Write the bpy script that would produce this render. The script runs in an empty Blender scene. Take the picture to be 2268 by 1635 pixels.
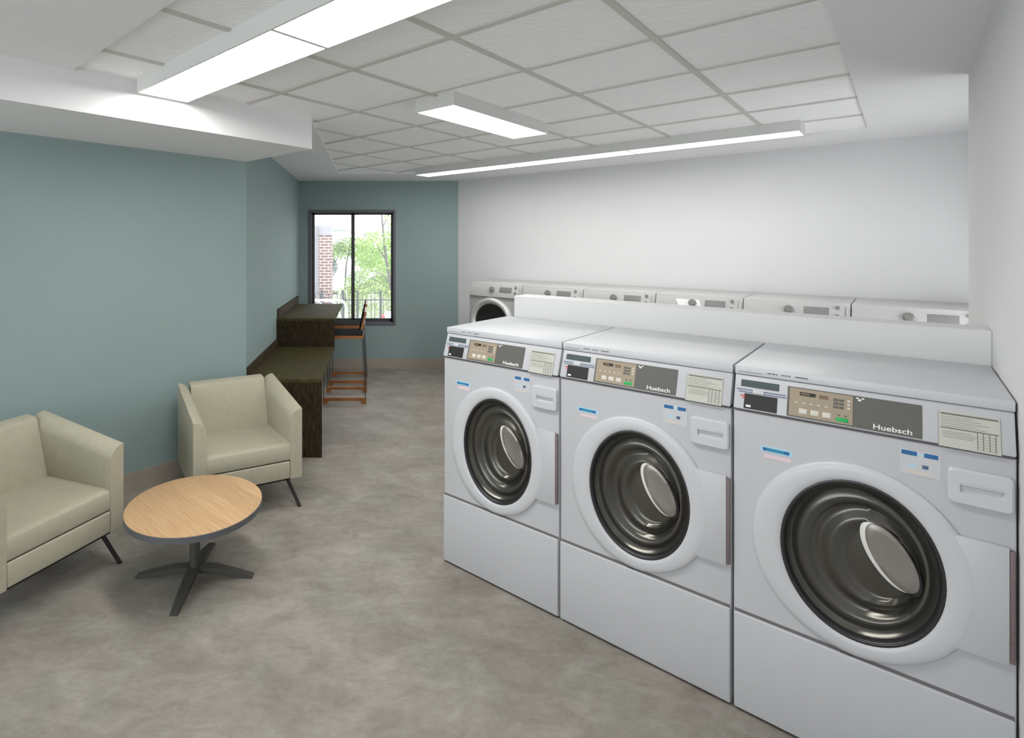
import bpy, bmesh, math, random
from mathutils import Vector, Matrix, Euler
from mathutils.geometry import tessellate_polygon

S = bpy.context.scene
COL = S.collection
A = math.radians(44.3)            # the laundry area is turned this much against the window wall
SA, CA = math.sin(A), math.cos(A)

# ------------------------------------------------------------------ camera
cam_d = bpy.data.cameras.new('camera')
cam = bpy.data.objects.new('camera', cam_d)
COL.objects.link(cam)
cam.location = (0, 0, 1.69)
cam.rotation_euler = (math.radians(90), 0, 0)
cam_d.sensor_fit = 'HORIZONTAL'
cam_d.sensor_width = 36.0
cam_d.lens = 36.0 * 1205.0 / 2268.0
cam_d.shift_x = (1134.0 - 830.0) / 2268.0
cam_d.shift_y = -(817.5 - 541.0) / 2268.0
cam_d.clip_start = 0.02
cam_d.clip_end = 300
S.camera = cam

# ------------------------------------------------------------------ world, view
w = bpy.data.worlds.new('sky')
S.world = w
w.use_nodes = True
nt = w.node_tree
bg = nt.nodes['Background']
bg.inputs[0].default_value = (0.93, 0.97, 1.0, 1)
bg.inputs[1].default_value = 4.0
S.view_settings.view_transform = 'Standard'
S.view_settings.look = 'None'
S.view_settings.gamma = 1.0
S.view_settings.use_curve_mapping = False
S.view_settings.exposure = 0.0
LAMP = 18.5                         # radiance of the luminaire lenses


# ------------------------------------------------------------------ helpers
def lin(c):
    r = []
    for v in c:
        v = v / 255.0
        r.append(v / 12.92 if v <= 0.04045 else ((v + 0.055) / 1.055) ** 2.4)
    return (r[0], r[1], r[2], 1.0)


def W(v, u, z=0.0):
    """laundry-area coordinates (v along the machine rows, u into the room) to world"""
    return Vector((u * SA + v * CA, u * CA - v * SA, z))


class MB:
    """collects shapes and links them as ONE mesh object"""

    def __init__(self):
        self.bm = bmesh.new()

    def _merge(self, b, mat):
        for f in b.faces:
            f.material_index = mat
        me = bpy.data.meshes.new('tmp')
        b.to_mesh(me)
        b.free()
        self.bm.from_mesh(me)
        bpy.data.meshes.remove(me)

    def box(self, x0, x1, y0, y1, z0, z1, bev=0.0, seg=2, mat=0, M=None):
        b = bmesh.new()
        bmesh.ops.create_cube(b, size=1.0)
        for v in b.verts:
            v.co = Vector((x0 + (v.co.x + .5) * (x1 - x0), y0 + (v.co.y + .5) * (y1 - y0), z0 + (v.co.z + .5) * (z1 - z0)))
        if bev > 0:
            bmesh.ops.bevel(b, geom=list(b.edges), offset=bev, segments=seg, affect='EDGES', profile=0.5)
        if M is not None:
            b.transform(M)
        self._merge(b, mat)
        return self

    def hexa(self, p, bev=0.0, seg=2, mat=0):
        """eight corners: bottom ring of 4, top ring of 4"""
        b = bmesh.new()
        vs = [b.verts.new(q) for q in p]
        for f in ((3, 2, 1, 0), (4, 5, 6, 7), (0, 1, 5, 4), (1, 2, 6, 5), (2, 3, 7, 6), (3, 0, 4, 7)):
            b.faces.new([vs[i] for i in f])
        bmesh.ops.recalc_face_normals(b, faces=list(b.faces))
        if bev > 0:
            bmesh.ops.bevel(b, geom=list(b.edges), offset=bev, segments=seg, affect='EDGES', profile=0.5)
        self._merge(b, mat)
        return self

    def poly(self, pts, mat=0):
        vs = [self.bm.verts.new(p) for p in pts]
        f = self.bm.faces.new(vs)
        f.material_index = mat
        return self

    def rings(self, rings, cap0=True, cap1=True, mat=0, closed=True):
        b = bmesh.new()
        R = [[b.verts.new(p) for p in r] for r in rings]
        n = len(rings[0])
        for i in range(len(R) - 1):
            for j in range(n if closed else n - 1):
                k = (j + 1) % n
                b.faces.new((R[i][j], R[i][k], R[i + 1][k], R[i + 1][j]))
        if cap0:
            b.faces.new(list(reversed(R[0])))
        if cap1:
            b.faces.new(R[-1])
        bmesh.ops.recalc_face_normals(b, faces=list(b.faces))
        self._merge(b, mat)
        return self

    def tube(self, pts, r, n=10, mat=0, r1=None):
        pts = [Vector(p) for p in pts]
        rings = []
        for i, p in enumerate(pts):
            d = (pts[min(i + 1, len(pts) - 1)] - pts[max(i - 1, 0)]).normalized()
            ref = Vector((0, 0, 1)) if abs(d.z) < 0.9 else Vector((1, 0, 0))
            a = d.cross(ref).normalized()
            c = a.cross(d).normalized()
            rr = r if r1 is None else r + (r1 - r) * i / (len(pts) - 1)
            rings.append([p + rr * (math.cos(2 * math.pi * k / n) * a + math.sin(2 * math.pi * k / n) * c) for k in range(n)])
        return self.rings(rings, mat=mat)

    def tess(self, outer, holes=(), mat=0, flip=False):
        loops = [[Vector(p) for p in outer]] + [[Vector(p) for p in h] for h in holes]
        flat = [p for l in loops for p in l]
        vs = [self.bm.verts.new(p) for p in flat]
        for t in tessellate_polygon(loops):
            try:
                f = self.bm.faces.new([vs[i] for i in (reversed(t) if flip else t)])
                f.material_index = mat
            except ValueError:
                pass
        return self

    def build(self, name, mats, parent=None, loc=None, rotz=0.0, smooth=35.0, weld=False):
        me = bpy.data.meshes.new(name)
        if weld:
            bmesh.ops.remove_doubles(self.bm, verts=list(self.bm.verts), dist=1e-5)
        self.bm.to_mesh(me)
        self.bm.free()
        for m in (mats if isinstance(mats, (list, tuple)) else [mats]):
            me.materials.append(m)
        if smooth:
            me.shade_smooth()
            me.set_sharp_from_angle(angle=math.radians(smooth))
        o = bpy.data.objects.new(name, me)
        COL.objects.link(o)
        if parent is not None:
            o.parent = parent
        if loc is not None:
            o.location = loc
        o.rotation_euler.z = rotz
        return o


def tag(o, label=None, cat=None, group=None, kind=None):
    if label: o['label'] = label
    if cat: o['category'] = cat
    if group: o['group'] = group
    if kind: o['kind'] = kind
    return o


def empty(name, loc, rotz, label, cat, group=None):
    o = bpy.data.objects.new(name, None)
    o.empty_display_size = 0.1
    COL.objects.link(o)
    o.location = loc
    o.rotation_euler.z = rotz
    return tag(o, label, cat, group)


def copy_tree(o, parent=None):
    c = o.copy()
    COL.objects.link(c)
    if parent is not None:
        c.parent = parent
    for ch in [k for k in bpy.data.objects if k.parent == o]:
        copy_tree(ch, c)
    return c


def text_mesh(txt, size, name, m, parent, M, depth=0.0006, offset=0.0):
    cu = bpy.data.curves.new(name, 'FONT')
    cu.body = txt
    cu.size = size
    cu.extrude = depth
    cu.offset = offset
    cu.align_x = 'LEFT'
    t = bpy.data.objects.new(name + '_source', cu)
    COL.objects.link(t)
    bpy.context.view_layer.update()
    me = bpy.data.meshes.new_from_object(t)
    bpy.data.objects.remove(t)
    bpy.data.curves.remove(cu)
    me.name = name
    me.transform(M)
    me.materials.clear()
    me.materials.append(m)
    o = bpy.data.objects.new(name, me)
    COL.objects.link(o)
    o.parent = parent
    return o


# ------------------------------------------------------------------ materials
def mat(name, c, rough=0.5, metal=0.0, spec=0.5, noise=0.0, nscale=8.0, bump=0.0, bscale=60.0, stretch=(1, 1, 1), coat=0.0):
    m = bpy.data.materials.new(name)
    m.use_nodes = True
    n, l = m.node_tree.nodes, m.node_tree.links
    p = n['Principled BSDF']
    base = lin(c)
    p.inputs['Base Color'].default_value = base
    p.inputs['Roughness'].default_value = rough
    p.inputs['Metallic'].default_value = metal
    p.inputs['Specular IOR Level'].default_value = spec
    p.inputs['Coat Weight'].default_value = coat
    if noise > 0 or bump > 0:
        tc = n.new('ShaderNodeTexCoord')
        mp = n.new('ShaderNodeMapping')
        mp.inputs['Scale'].default_value = stretch
        l.new(tc.outputs['Object'], mp.inputs['Vector'])
    if noise > 0:
        tx = n.new('ShaderNodeTexNoise')
        tx.inputs['Scale'].default_value = nscale
        tx.inputs['Detail'].default_value = 5
        l.new(mp.outputs[0], tx.inputs['Vector'])
        rp = n.new('ShaderNodeValToRGB')
        rp.color_ramp.elements[0].position = 0.3
        rp.color_ramp.elements[1].position = 0.7
        rp.color_ramp.elements[0].color = tuple(v * (1 - noise) for v in base[:3]) + (1,)
        rp.color_ramp.elements[1].color = tuple(min(1, v * (1 + noise)) for v in base[:3]) + (1,)
        l.new(tx.outputs['Fac'], rp.inputs[0])
        l.new(rp.outputs[0], p.inputs['Base Color'])
    if bump > 0:
        tb = n.new('ShaderNodeTexNoise')
        tb.inputs['Scale'].default_value = bscale
        tb.inputs['Detail'].default_value = 4
        l.new(mp.outputs[0], tb.inputs['Vector'])
        bp = n.new('ShaderNodeBump')
        bp.inputs['Strength'].default_value = bump
        bp.inputs['Distance'].default_value = 0.01
        l.new(tb.outputs['Fac'], bp.inputs['Height'])
        l.new(bp.outputs[0], p.inputs['Normal'])
    return m


def emit(name, c, s):
    m = bpy.data.materials.new(name)
    m.use_nodes = True
    n, l = m.node_tree.nodes, m.node_tree.links
    n.remove(n['Principled BSDF'])
    e = n.new('ShaderNodeEmission')
    e.inputs[0].default_value = lin(c)
    e.inputs[1].default_value = s
    l.new(e.outputs[0], n['Material Output'].inputs[0])
    return m


def floor_mat():
    m = bpy.data.materials.new('slate_look_floor')
    m.use_nodes = True
    n, l = m.node_tree.nodes, m.node_tree.links
    p = n['Principled BSDF']
    tc = n.new('ShaderNodeTexCoord')
    mp = n.new('ShaderNodeMapping')
    mp.inputs['Rotation'].default_value = (0, 0, math.radians(25))
    l.new(tc.outputs['Object'], mp.inputs['Vector'])
    # broad cloudy patches
    a = n.new('ShaderNodeTexNoise')
    a.inputs['Scale'].default_value = 3.2
    a.inputs['Detail'].default_value = 7
    a.inputs['Roughness'].default_value = 0.62
    a.inputs['Distortion'].default_value = 0.5
    l.new(mp.outputs[0], a.inputs['Vector'])
    # cleft, directional streaks
    mp2 = n.new('ShaderNodeMapping')
    mp2.inputs['Rotation'].default_value = (0, 0, math.radians(-38))
    mp2.inputs['Scale'].default_value = (2.0, 4.4, 1)
    l.new(tc.outputs['Object'], mp2.inputs['Vector'])
    b = n.new('ShaderNodeTexNoise')
    b.inputs['Scale'].default_value = 2.4
    b.inputs['Detail'].default_value = 8
    b.inputs['Roughness'].default_value = 0.7
    b.inputs['Distortion'].default_value = 0.9
    l.new(mp2.outputs[0], b.inputs['Vector'])
    r1 = n.new('ShaderNodeValToRGB')
    e = r1.color_ramp.elements
    e[0].position, e[0].color = 0.32, lin((150, 144, 139))
    e[1].position, e[1].color = 0.68, lin((172, 168, 163))
    k = e.new(0.5); k.color = lin((160, 156, 150))
    l.new(a.outputs['Fac'], r1.inputs[0])
    r2 = n.new('ShaderNodeValToRGB')
    e = r2.color_ramp.elements
    e[0].position, e[0].color = 0.34, lin((226, 223, 219))
    e[1].position, e[1].color = 0.60, lin((255, 255, 255))
    l.new(b.outputs['Fac'], r2.inputs[0])
    mx = n.new('ShaderNodeMix'); mx.data_type = 'RGBA'; mx.blend_type = 'MULTIPLY'
    mx.inputs[0].default_value = 0.85
    l.new(r1.outputs[0], mx.inputs[6]); l.new(r2.outputs[0], mx.inputs[7])
    # warm and greenish tint patches
    c = n.new('ShaderNodeTexNoise')
    c.inputs['Scale'].default_value = 2.6
    c.inputs['Detail'].default_value = 4
    l.new(tc.outputs['Object'], c.inputs['Vector'])
    r3 = n.new('ShaderNodeValToRGB')
    e = r3.color_ramp.elements
    e[0].position, e[0].color = 0.38, lin((255, 249, 245))
    e[1].position, e[1].color = 0.62, lin((249, 250, 245))
    l.new(c.outputs['Fac'], r3.inputs[0])
    m2 = n.new('ShaderNodeMix'); m2.data_type = 'RGBA'; m2.blend_type = 'MULTIPLY'
    m2.inputs[0].default_value = 1.0
    l.new(mx.outputs[2], m2.inputs[6]); l.new(r3.outputs[0], m2.inputs[7])
    # fine grain
    gn = n.new('ShaderNodeTexNoise')
    gn.inputs['Scale'].default_value = 22
    gn.inputs['Detail'].default_value = 8
    gn.inputs['Roughness'].default_value = 0.75
    mp3 = n.new('ShaderNodeMapping')
    mp3.inputs['Rotation'].default_value = (0, 0, math.radians(-30))
    mp3.inputs['Scale'].default_value = (1.0, 1.5, 1)
    l.new(tc.outputs['Object'], mp3.inputs['Vector'])
    l.new(mp3.outputs[0], gn.inputs['Vector'])
    r4 = n.new('ShaderNodeValToRGB')
    e = r4.color_ramp.elements
    e[0].position, e[0].color = 0.34, lin((238, 236, 234))
    e[1].position, e[1].color = 0.62, lin((255, 255, 255))
    l.new(gn.outputs['Fac'], r4.inputs[0])
    m4 = n.new('ShaderNodeMix'); m4.data_type = 'RGBA'; m4.blend_type = 'MULTIPLY'
    m4.inputs[0].default_value = 1.0
    l.new(m2.outputs[2], m4.inputs[6]); l.new(r4.outputs[0], m4.inputs[7])
    l.new(m4.outputs[2], p.inputs['Base Color'])
    p.inputs['Roughness'].default_value = 0.55
    p.inputs['Specular IOR Level'].default_value = 0.25
    bp = n.new('ShaderNodeBump')
    bp.inputs['Strength'].default_value = 0.12
    bp.inputs['Distance'].default_value = 0.01
    l.new(b.outputs['Fac'], bp.inputs['Height'])
    l.new(bp.outputs[0], p.inputs['Normal'])
    return m


def tile_mat():
    m = mat('fissured_ceiling_tile', (250, 250, 250), rough=0.95, spec=0.1)
    n, l = m.node_tree.nodes, m.node_tree.links
    p = n['Principled BSDF']
    tc = n.new('ShaderNodeTexCoord')
    mp = n.new('ShaderNodeMapping')
    mp.inputs['Rotation'].default_value = (0, 0, A + math.radians(20))
    mp.inputs['Scale'].default_value = (13, 42, 1)
    l.new(tc.outputs['Object'], mp.inputs['Vector'])
    a = n.new('ShaderNodeTexNoise')
    a.inputs['Scale'].default_value = 1.0
    a.inputs['Detail'].default_value = 5
    a.inputs['Distortion'].default_value = 1.2
    l.new(mp.outputs[0], a.inputs['Vector'])
    bp = n.new('ShaderNodeBump')
    bp.inputs['Strength'].default_value = 0.55
    bp.inputs['Distance'].default_value = 0.012
    l.new(a.outputs['Fac'], bp.inputs['Height'])
    l.new(bp.outputs[0], p.inputs['Normal'])
    rp = n.new('ShaderNodeValToRGB')
    e = rp.color_ramp.elements
    e[0].position, e[0].color = 0.35, lin((248, 248, 249))
    e[1].position, e[1].color = 0.6, lin((253, 253, 253))
    l.new(a.outputs['Fac'], rp.inputs[0])
    l.new(rp.outputs[0], p.inputs['Base Color'])
    return m


def wood_mat(name, c0, c1, plank, axis_rot):
    m = mat(name, c0, rough=0.42, spec=0.4)
    n, l = m.node_tree.nodes, m.node_tree.links
    p = n['Principled BSDF']
    tc = n.new('ShaderNodeTexCoord')
    mp = n.new('ShaderNodeMapping')
    mp.inputs['Rotation'].default_value = (0, 0, axis_rot)
    l.new(tc.outputs['Object'], mp.inputs['Vector'])
    st = n.new('ShaderNodeMapping')
    st.inputs['Scale'].default_value = (4, 90, 4)
    l.new(mp.outputs[0], st.inputs['Vector'])
    a = n.new('ShaderNodeTexNoise')
    a.inputs['Scale'].default_value = 1.3
    a.inputs['Detail'].default_value = 6
    a.inputs['Distortion'].default_value = 0.4
    l.new(st.outputs[0], a.inputs['Vector'])
    rp = n.new('ShaderNodeValToRGB')
    e = rp.color_ramp.elements
    e[0].position, e[0].color = 0.3, lin(c0)
    e[1].position, e[1].color = 0.65, lin(c1)
    l.new(a.outputs['Fac'], rp.inputs[0])
    col = rp.outputs[0]
    if plank:
        sx = n.new('ShaderNodeSeparateXYZ')
        l.new(mp.outputs[0], sx.inputs[0])
        mm = n.new('ShaderNodeMath'); mm.operation = 'DIVIDE'; mm.inputs[1].default_value = plank
        l.new(sx.outputs['Y'], mm.inputs[0])
        fl = n.new('ShaderNodeMath'); fl.operation = 'FLOOR'
        l.new(mm.outputs[0], fl.inputs[0])
        wn = n.new('ShaderNodeTexWhiteNoise'); wn.noise_dimensions = '1D'
        l.new(fl.outputs[0], wn.inputs['W'])
        r2 = n.new('ShaderNodeValToRGB')
        e = r2.color_ramp.elements
        e[0].color = lin((236, 234, 232)); e[1].color = (1, 1, 1, 1)
        l.new(wn.outputs['Value'], r2.inputs[0])
        mx = n.new('ShaderNodeMix'); mx.data_type = 'RGBA'; mx.blend_type = 'MULTIPLY'
        mx.inputs[0].default_value = 1.0
        l.new(col, mx.inputs[6]); l.new(r2.outputs[0], mx.inputs[7])
        fr = n.new('ShaderNodeMath'); fr.operation = 'FRACT'
        l.new(mm.outputs[0], fr.inputs[0])
        lt = n.new('ShaderNodeMath'); lt.operation = 'LESS_THAN'; lt.inputs[1].default_value = 0.02
        l.new(fr.outputs[0], lt.inputs[0])
        m3 = n.new('ShaderNodeMix'); m3.data_type = 'RGBA'
        l.new(lt.outputs[0], m3.inputs[0])
        l.new(mx.outputs[2], m3.inputs[6]); m3.inputs[7].default_value = lin((186, 150, 108))
        col = m3.outputs[2]
    l.new(col, p.inputs['Base Color'])
    return m


def woven_mat(name, dark, light, sx, sy, sz):
    """laminate with a woven line pattern"""
    m = mat(name, dark, rough=0.75, spec=0.12)
    n, l = m.node_tree.nodes, m.node_tree.links
    p = n['Principled BSDF']
    tc = n.new('ShaderNodeTexCoord')
    mp = n.new('ShaderNodeMapping')
    mp.inputs['Scale'].default_value = (sx, sy, sz)
    l.new(tc.outputs['Object'], mp.inputs['Vector'])
    a = n.new('ShaderNodeTexNoise')
    a.inputs['Scale'].default_value = 1.0
    a.inputs['Detail'].default_value = 3
    l.new(mp.outputs[0], a.inputs['Vector'])
    rp = n.new('ShaderNodeValToRGB')
    e = rp.color_ramp.elements
    e[0].position, e[0].color = 0.38, lin(dark)
    e[1].position, e[1].color = 0.68, lin(light)
    l.new(a.outputs['Fac'], rp.inputs[0])
    l.new(rp.outputs[0], p.inputs['Base Color'])
    return m


def brick_mat():
    m = mat('red_brick', (150, 105, 95), rough=0.9)
    n, l = m.node_tree.nodes, m.node_tree.links
    p = n['Principled BSDF']
    tc = n.new('ShaderNodeTexCoord')
    mp = n.new('ShaderNodeMapping')
    mp.inputs['Rotation'].default_value = (math.radians(90), 0, 0)
    l.new(tc.outputs['Object'], mp.inputs['Vector'])
    b = n.new('ShaderNodeTexBrick')
    b.inputs['Scale'].default_value = 1.0
    b.inputs['Brick Width'].default_value = 0.19
    b.inputs['Row Height'].default_value = 0.07
    b.inputs['Mortar Size'].default_value = 0.009
    b.inputs['Color1'].default_value = lin((128, 96, 88))
    b.inputs['Color2'].default_value = lin((116, 86, 80))
    b.inputs['Mortar'].default_value = lin((205, 192, 184))
    l.new(mp.outputs[0], b.inputs['Vector'])
    l.new(b.outputs['Color'], p.inputs['Base Color'])
    return m


def glass_mat():
    m = bpy.data.materials.new('window_glass')
    m.use_nodes = True
    n, l = m.node_tree.nodes, m.node_tree.links
    n.remove(n['Principled BSDF'])
    t = n.new('ShaderNodeBsdfTransparent')
    g = n.new('ShaderNodeBsdfGlossy'); g.inputs['Roughness'].default_value = 0.02
    fr = n.new('ShaderNodeFresnel'); fr.inputs[0].default_value = 1.45
    mx = n.new('ShaderNodeMixShader')
    l.new(fr.outputs[0], mx.inputs[0]); l.new(t.outputs[0], mx.inputs[1]); l.new(g.outputs[0], mx.inputs[2])
    tr = n.new('ShaderNodeBsdfTranslucent'); tr.inputs[0].default_value = (.9, .95, 1, 1)
    m2 = n.new('ShaderNodeMixShader'); m2.inputs[0].default_value = 0.05      # veiling glare, mixed into the glass as a pale haze
    l.new(mx.outputs[0], m2.inputs[1]); l.new(tr.outputs[0], m2.inputs[2])
    l.new(m2.outputs[0], n['Material Output'].inputs[0])
    return m


M = {}
M['teal'] = mat('teal_paint', (146, 165, 164), rough=0.75, spec=0.2, noise=0.015, nscale=3, bump=0.02, bscale=300)
M['white_wall'] = mat('white_wall_paint', (222, 222, 223), rough=0.8, spec=0.2, noise=0.01, nscale=3)
M['ceil'] = mat('ceiling_paint', (236, 236, 237), rough=0.9, spec=0.1, noise=0.01, nscale=3)
M['tile'] = tile_mat()
M['tbar'] = mat('ceiling_grid_paint', (206, 205, 198), rough=0.7)
M['floor'] = floor_mat()
M['base'] = mat('tan_vinyl_base', (163, 154, 142), rough=0.6, noise=0.03, nscale=20)
M['housing'] = mat('luminaire_white', (215, 216, 213), rough=0.6)
M['lens'] = emit('lit_lens', (255, 254, 250), LAMP)
M['lens_short'] = emit('lit_lens_short', (255, 254, 250), LAMP * .6)
M['lens_back'] = emit('lit_lens_back', (255, 254, 250), LAMP * .85)
M['frame'] = mat('dark_window_metal', (104, 104, 108), rough=0.5, metal=0.2)
M['sash'] = mat('black_sash', (66, 66, 68), rough=0.5)
M['sill'] = mat('sky_tinted_sill', (96, 108, 124), rough=0.4)  # blue of the reflected sky put into the sill colour
M['glass'] = glass_mat()
M['washer'] = mat('white_enamel', (193, 194, 198), rough=0.35, spec=0.4, noise=0.012, nscale=4)
M['washer_trim'] = mat('white_enamel_trim', (201, 202, 206), rough=0.3, spec=0.45)
M['washer_lid'] = mat('pale_grey_lid', (200, 202, 207), rough=0.35)
M['gap'] = mat('dark_gap', (112, 108, 110), rough=0.8)
M['tick'] = mat('grey_green_display', (72, 84, 86), rough=0.3)
M['black'] = mat('black_plastic', (36, 36, 36), rough=0.35)
M['navy'] = mat('thin_navy_line', (80, 96, 128), rough=0.5)
M['plate'] = mat('charcoal_plate', (92, 91, 87), rough=0.45)
M['bronze'] = mat('bronze_keypad', (158, 144, 124), rough=0.45, noise=0.04, nscale=60)
M['bronze_dark'] = mat('bronze_display', (118, 98, 76), rough=0.4)
M['key'] = mat('pale_key', (208, 203, 192), rough=0.5, noise=0.10, nscale=220)
M['green'] = mat('green_start_button', (22, 165, 84), rough=0.4)
M['print_white'] = mat('white_print', (235, 235, 232), rough=0.5)
M['card'] = mat('grey_beige_card', (192, 192, 182), rough=0.6)
M['ink'] = mat('grey_ink', (112, 114, 106), rough=0.7)
M['ink_soft'] = mat('pale_grey_ink', (150, 152, 144), rough=0.7)
M['blue'] = mat('sticker_blue', (44, 136, 176), rough=0.5)
M['blue_deep'] = mat('sticker_deep_blue', (32, 100, 158), rough=0.5)
M['blue_pale'] = mat('sticker_pale_blue', (176, 214, 232), rough=0.5)
M['pink'] = mat('sticker_pale_pink', (224, 204, 210), rough=0.5)
M['beige_pale'] = mat('sticker_pale_beige', (214, 204, 194), rough=0.5)
M['rim'] = mat('dark_gasket', (46, 44, 46), rough=0.3)
M['bowl'] = mat('smoked_glass_bowl', (98, 96, 90), rough=0.22, metal=0.7, noise=0.18, nscale=7, stretch=(1, 1, .35))
M['glint'] = mat('painted_bowl_glint', (226, 224, 220), rough=0.3)  # highlight on the bowl, put in as a pale colour
M['boss'] = mat('lighter_glass_boss', (150, 144, 139), rough=0.3, metal=0.55, noise=.1, nscale=5)
M['hinge'] = mat('brown_grey_hinge', (118, 104, 104), rough=0.5, noise=0.1, nscale=90)
M['dryer'] = mat('grey_dryer_body', (160, 160, 159), rough=0.4)
M['dryer_panel'] = mat('pale_grey_dryer_panel', (184, 183, 183), rough=0.4)
M['dryer_display'] = mat('grey_display', (132, 130, 130), rough=0.35)
M['dryer_knob'] = mat('grey_knob', (124, 122, 120), rough=0.35)
M['chrome'] = mat('pale_chrome_ring', (200, 200, 198), rough=0.28, metal=0.35)
M['dryer_glass'] = mat('near_black_glass', (44, 46, 44), rough=0.15)
M['pale_patch'] = mat('patch_white', (240, 240, 240), rough=0.8)
M['fabric'] = mat('beige_upholstery', (178, 173, 154), rough=0.85, spec=0.2, noise=0.045, nscale=26, bump=0.06, bscale=420)
M['leg'] = mat('black_metal_leg', (44, 42, 42), rough=0.4)
M['under'] = mat('black_underside', (26, 26, 26), rough=0.8)
M['maple'] = wood_mat('maple_laminate', (200, 160, 118), (218, 182, 140), 0.125, math.radians(45))
M['edge'] = mat('slate_grey_edge', (92, 94, 98), rough=0.45)
M['base_metal'] = mat('dark_grey_base_metal', (82, 80, 77), rough=0.45, metal=0.3)
M['counter_top'] = woven_mat('olive_brown_laminate', (70, 64, 42), (84, 77, 50), 18, 60, 20)
M['counter_side'] = woven_mat('woven_dark_brown_laminate', (38, 31, 24), (74, 63, 44), 190, 190, 14)
M['counter_back'] = woven_mat('woven_brown_splash', (56, 46, 36), (82, 70, 54), 90, 90, 9)
M['stool_wood'] = wood_mat('orange_brown_plywood', (138, 90, 52), (166, 110, 66), 0, 0)
M['stool_pad'] = mat('black_pad', (9, 9, 9), rough=0.85, spec=0.05)
M['rod'] = mat('grey_steel_rod', (78, 82, 84), rough=0.35, metal=0.6)
M['ground'] = mat('pale_paving', (196, 194, 190), rough=0.9, noise=0.05, nscale=4)
M['street'] = mat('street_asphalt', (170, 170, 172), rough=0.9)
M['brick'] = brick_mat()
M['concrete'] = mat('grey_concrete', (150, 148, 152), rough=0.9, noise=0.05, nscale=4)
M['canopy'] = mat('white_canopy', (236, 238, 242), rough=0.8)
M['fence'] = mat('dark_fence_paint', (60, 64, 66), rough=0.5)
M['rack'] = mat('pale_galvanised_steel', (226, 230, 236), rough=0.4)
M['bark'] = mat('grey_bark', (104, 98, 96), rough=0.9, noise=0.15, nscale=12)
M['leaf'] = mat('light_green_leaf', (168, 200, 104), rough=0.7, noise=0.2, nscale=2.2)
M['leaf_dark'] = mat('dark_leaf', (84, 104, 84), rough=0.7, noise=0.2, nscale=3)
M['hedge'] = mat('hedge_leaf', (172, 196, 116), rough=0.7, noise=0.25, nscale=2.5)
M['car_dark'] = mat('dark_car_paint', (70, 76, 88), rough=0.3)
M['car_glass'] = mat('car_glass', (40, 46, 54), rough=0.15)
M['tyre'] = mat('tyre_rubber', (30, 30, 30), rough=0.8)
M['red'] = mat('red_panel', (196, 60, 64), rough=0.5)

# ------------------------------------------------------------------ room shell
ZC, ZT, ZS = 2.549, 2.569, 2.348          # plaster ceiling, tile field, soffit
P1 = Vector((-1.0245, 4.335, 0)); P2 = Vector((-1.0245, 7.392, 0)); P3 = Vector((1.135, 7.392, 0))
P5 = W(0.75, 6.136); P6 = W(0.75, 4.06); P7 = W(0.227, 4.06); P8 = W(0.227, -3.2); P9 = W(-3.76, -3.2)


def wall_mb(p, q, z0, z1, th, e0=0.0, e1=0.0):
    """slab on the outer side (left of p->q when walking clockwise round the room)"""
    d = (q - p).normalized()
    n = Vector((-d.y, d.x, 0))
    a, b = p - d * e0, q + d * e1
    mb = MB()
    r = [a, b, b + n * th, a + n * th]
    mb.hexa([Vector((c.x, c.y, z0)) for c in r] + [Vector((c.x, c.y, z1)) for c in r])
    return mb


def struct(o):
    o['kind'] = 'structure'
    return o


ZTOP = 2.75
struct(wall_mb(P9, P1, -0.02, ZTOP, .12, .12, 0).build('wall_left', M['teal']))
struct(wall_mb(P1, P2, -0.02, ZTOP, .12, 0.0, .12).build('wall_counter', M['teal']))
struct(wall_mb(P3, P5, -0.02, ZTOP, .12, 0, .12).build('wall_back', M['white_wall']))
# side wall of the recess behind the right-hand wall, with an unseen opening added to light the ceiling
mb = MB()
for u0, u1, z0, z1 in ((4.0, 4.15, -.02, ZTOP), (5.3, 6.3, -.02, ZTOP), (4.15, 5.3, 1.80, ZTOP), (4.15, 5.3, -.02, .05)):
    q = [W(.75, u0), W(.87, u0), W(.87, u1), W(.75, u1)]
    mb.hexa([Vector((c.x, c.y, z0)) for c in q] + [Vector((c.x, c.y, z1)) for c in q])
struct(mb.build('wall_alcove', M['white_wall'], smooth=0))
# rear wall behind the viewpoint: a wide opening, added out of view, lets daylight in
mb = MB()
for v0, v1, z0, z1 in ((-3.9, -3.6, -.02, ZTOP), (.08, .3, -.02, ZTOP), (-3.6, .08, -.02, .40), (-3.6, .08, 2.45, ZTOP)):
    q = [W(v0, -3.32), W(v1, -3.32), W(v1, -3.2), W(v0, -3.2)]
    mb.hexa([Vector((c.x, c.y, z0)) for c in q] + [Vector((c.x, c.y, z1)) for c in q])
struct(mb.build('wall_rear', M['white_wall'], smooth=0))
mb = MB()
q = [P8, P7, P6, W(0.75, -3.2)]
mb.hexa([Vector((c.x, c.y, -.02)) for c in q] + [Vector((c.x, c.y, ZTOP)) for c in q])
struct(mb.build('wall_right', M['white_wall']))
# window wall with its opening
WX0, WX1, WZ0, WZ1, WY = -0.872, 0.258, 0.616, 2.132, 7.392
mb = MB()
for b in ((-1.1445, WX0, -.02, ZTOP), (WX1, 1.24, -.02, ZTOP), (WX0, WX1, -.02, WZ0), (WX0, WX1, WZ1, ZTOP)):
    mb.box(b[0], b[1], WY, WY + .14, b[2], b[3])
struct(mb.build('wall_window', M['teal']))
# low partition behind the front washers
mb = MB()
q = [W(-1.728, 3.0), W(0.227, 3.0), W(0.227, 3.165), W(-1.728, 3.165)]
mb.hexa([Vector((c.x, c.y, 0)) for c in q] + [Vector((c.x, c.y, 1.372)) for c in q], bev=0.003, seg=1)
struct(mb.build('wall_partition', M['white_wall']))

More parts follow.
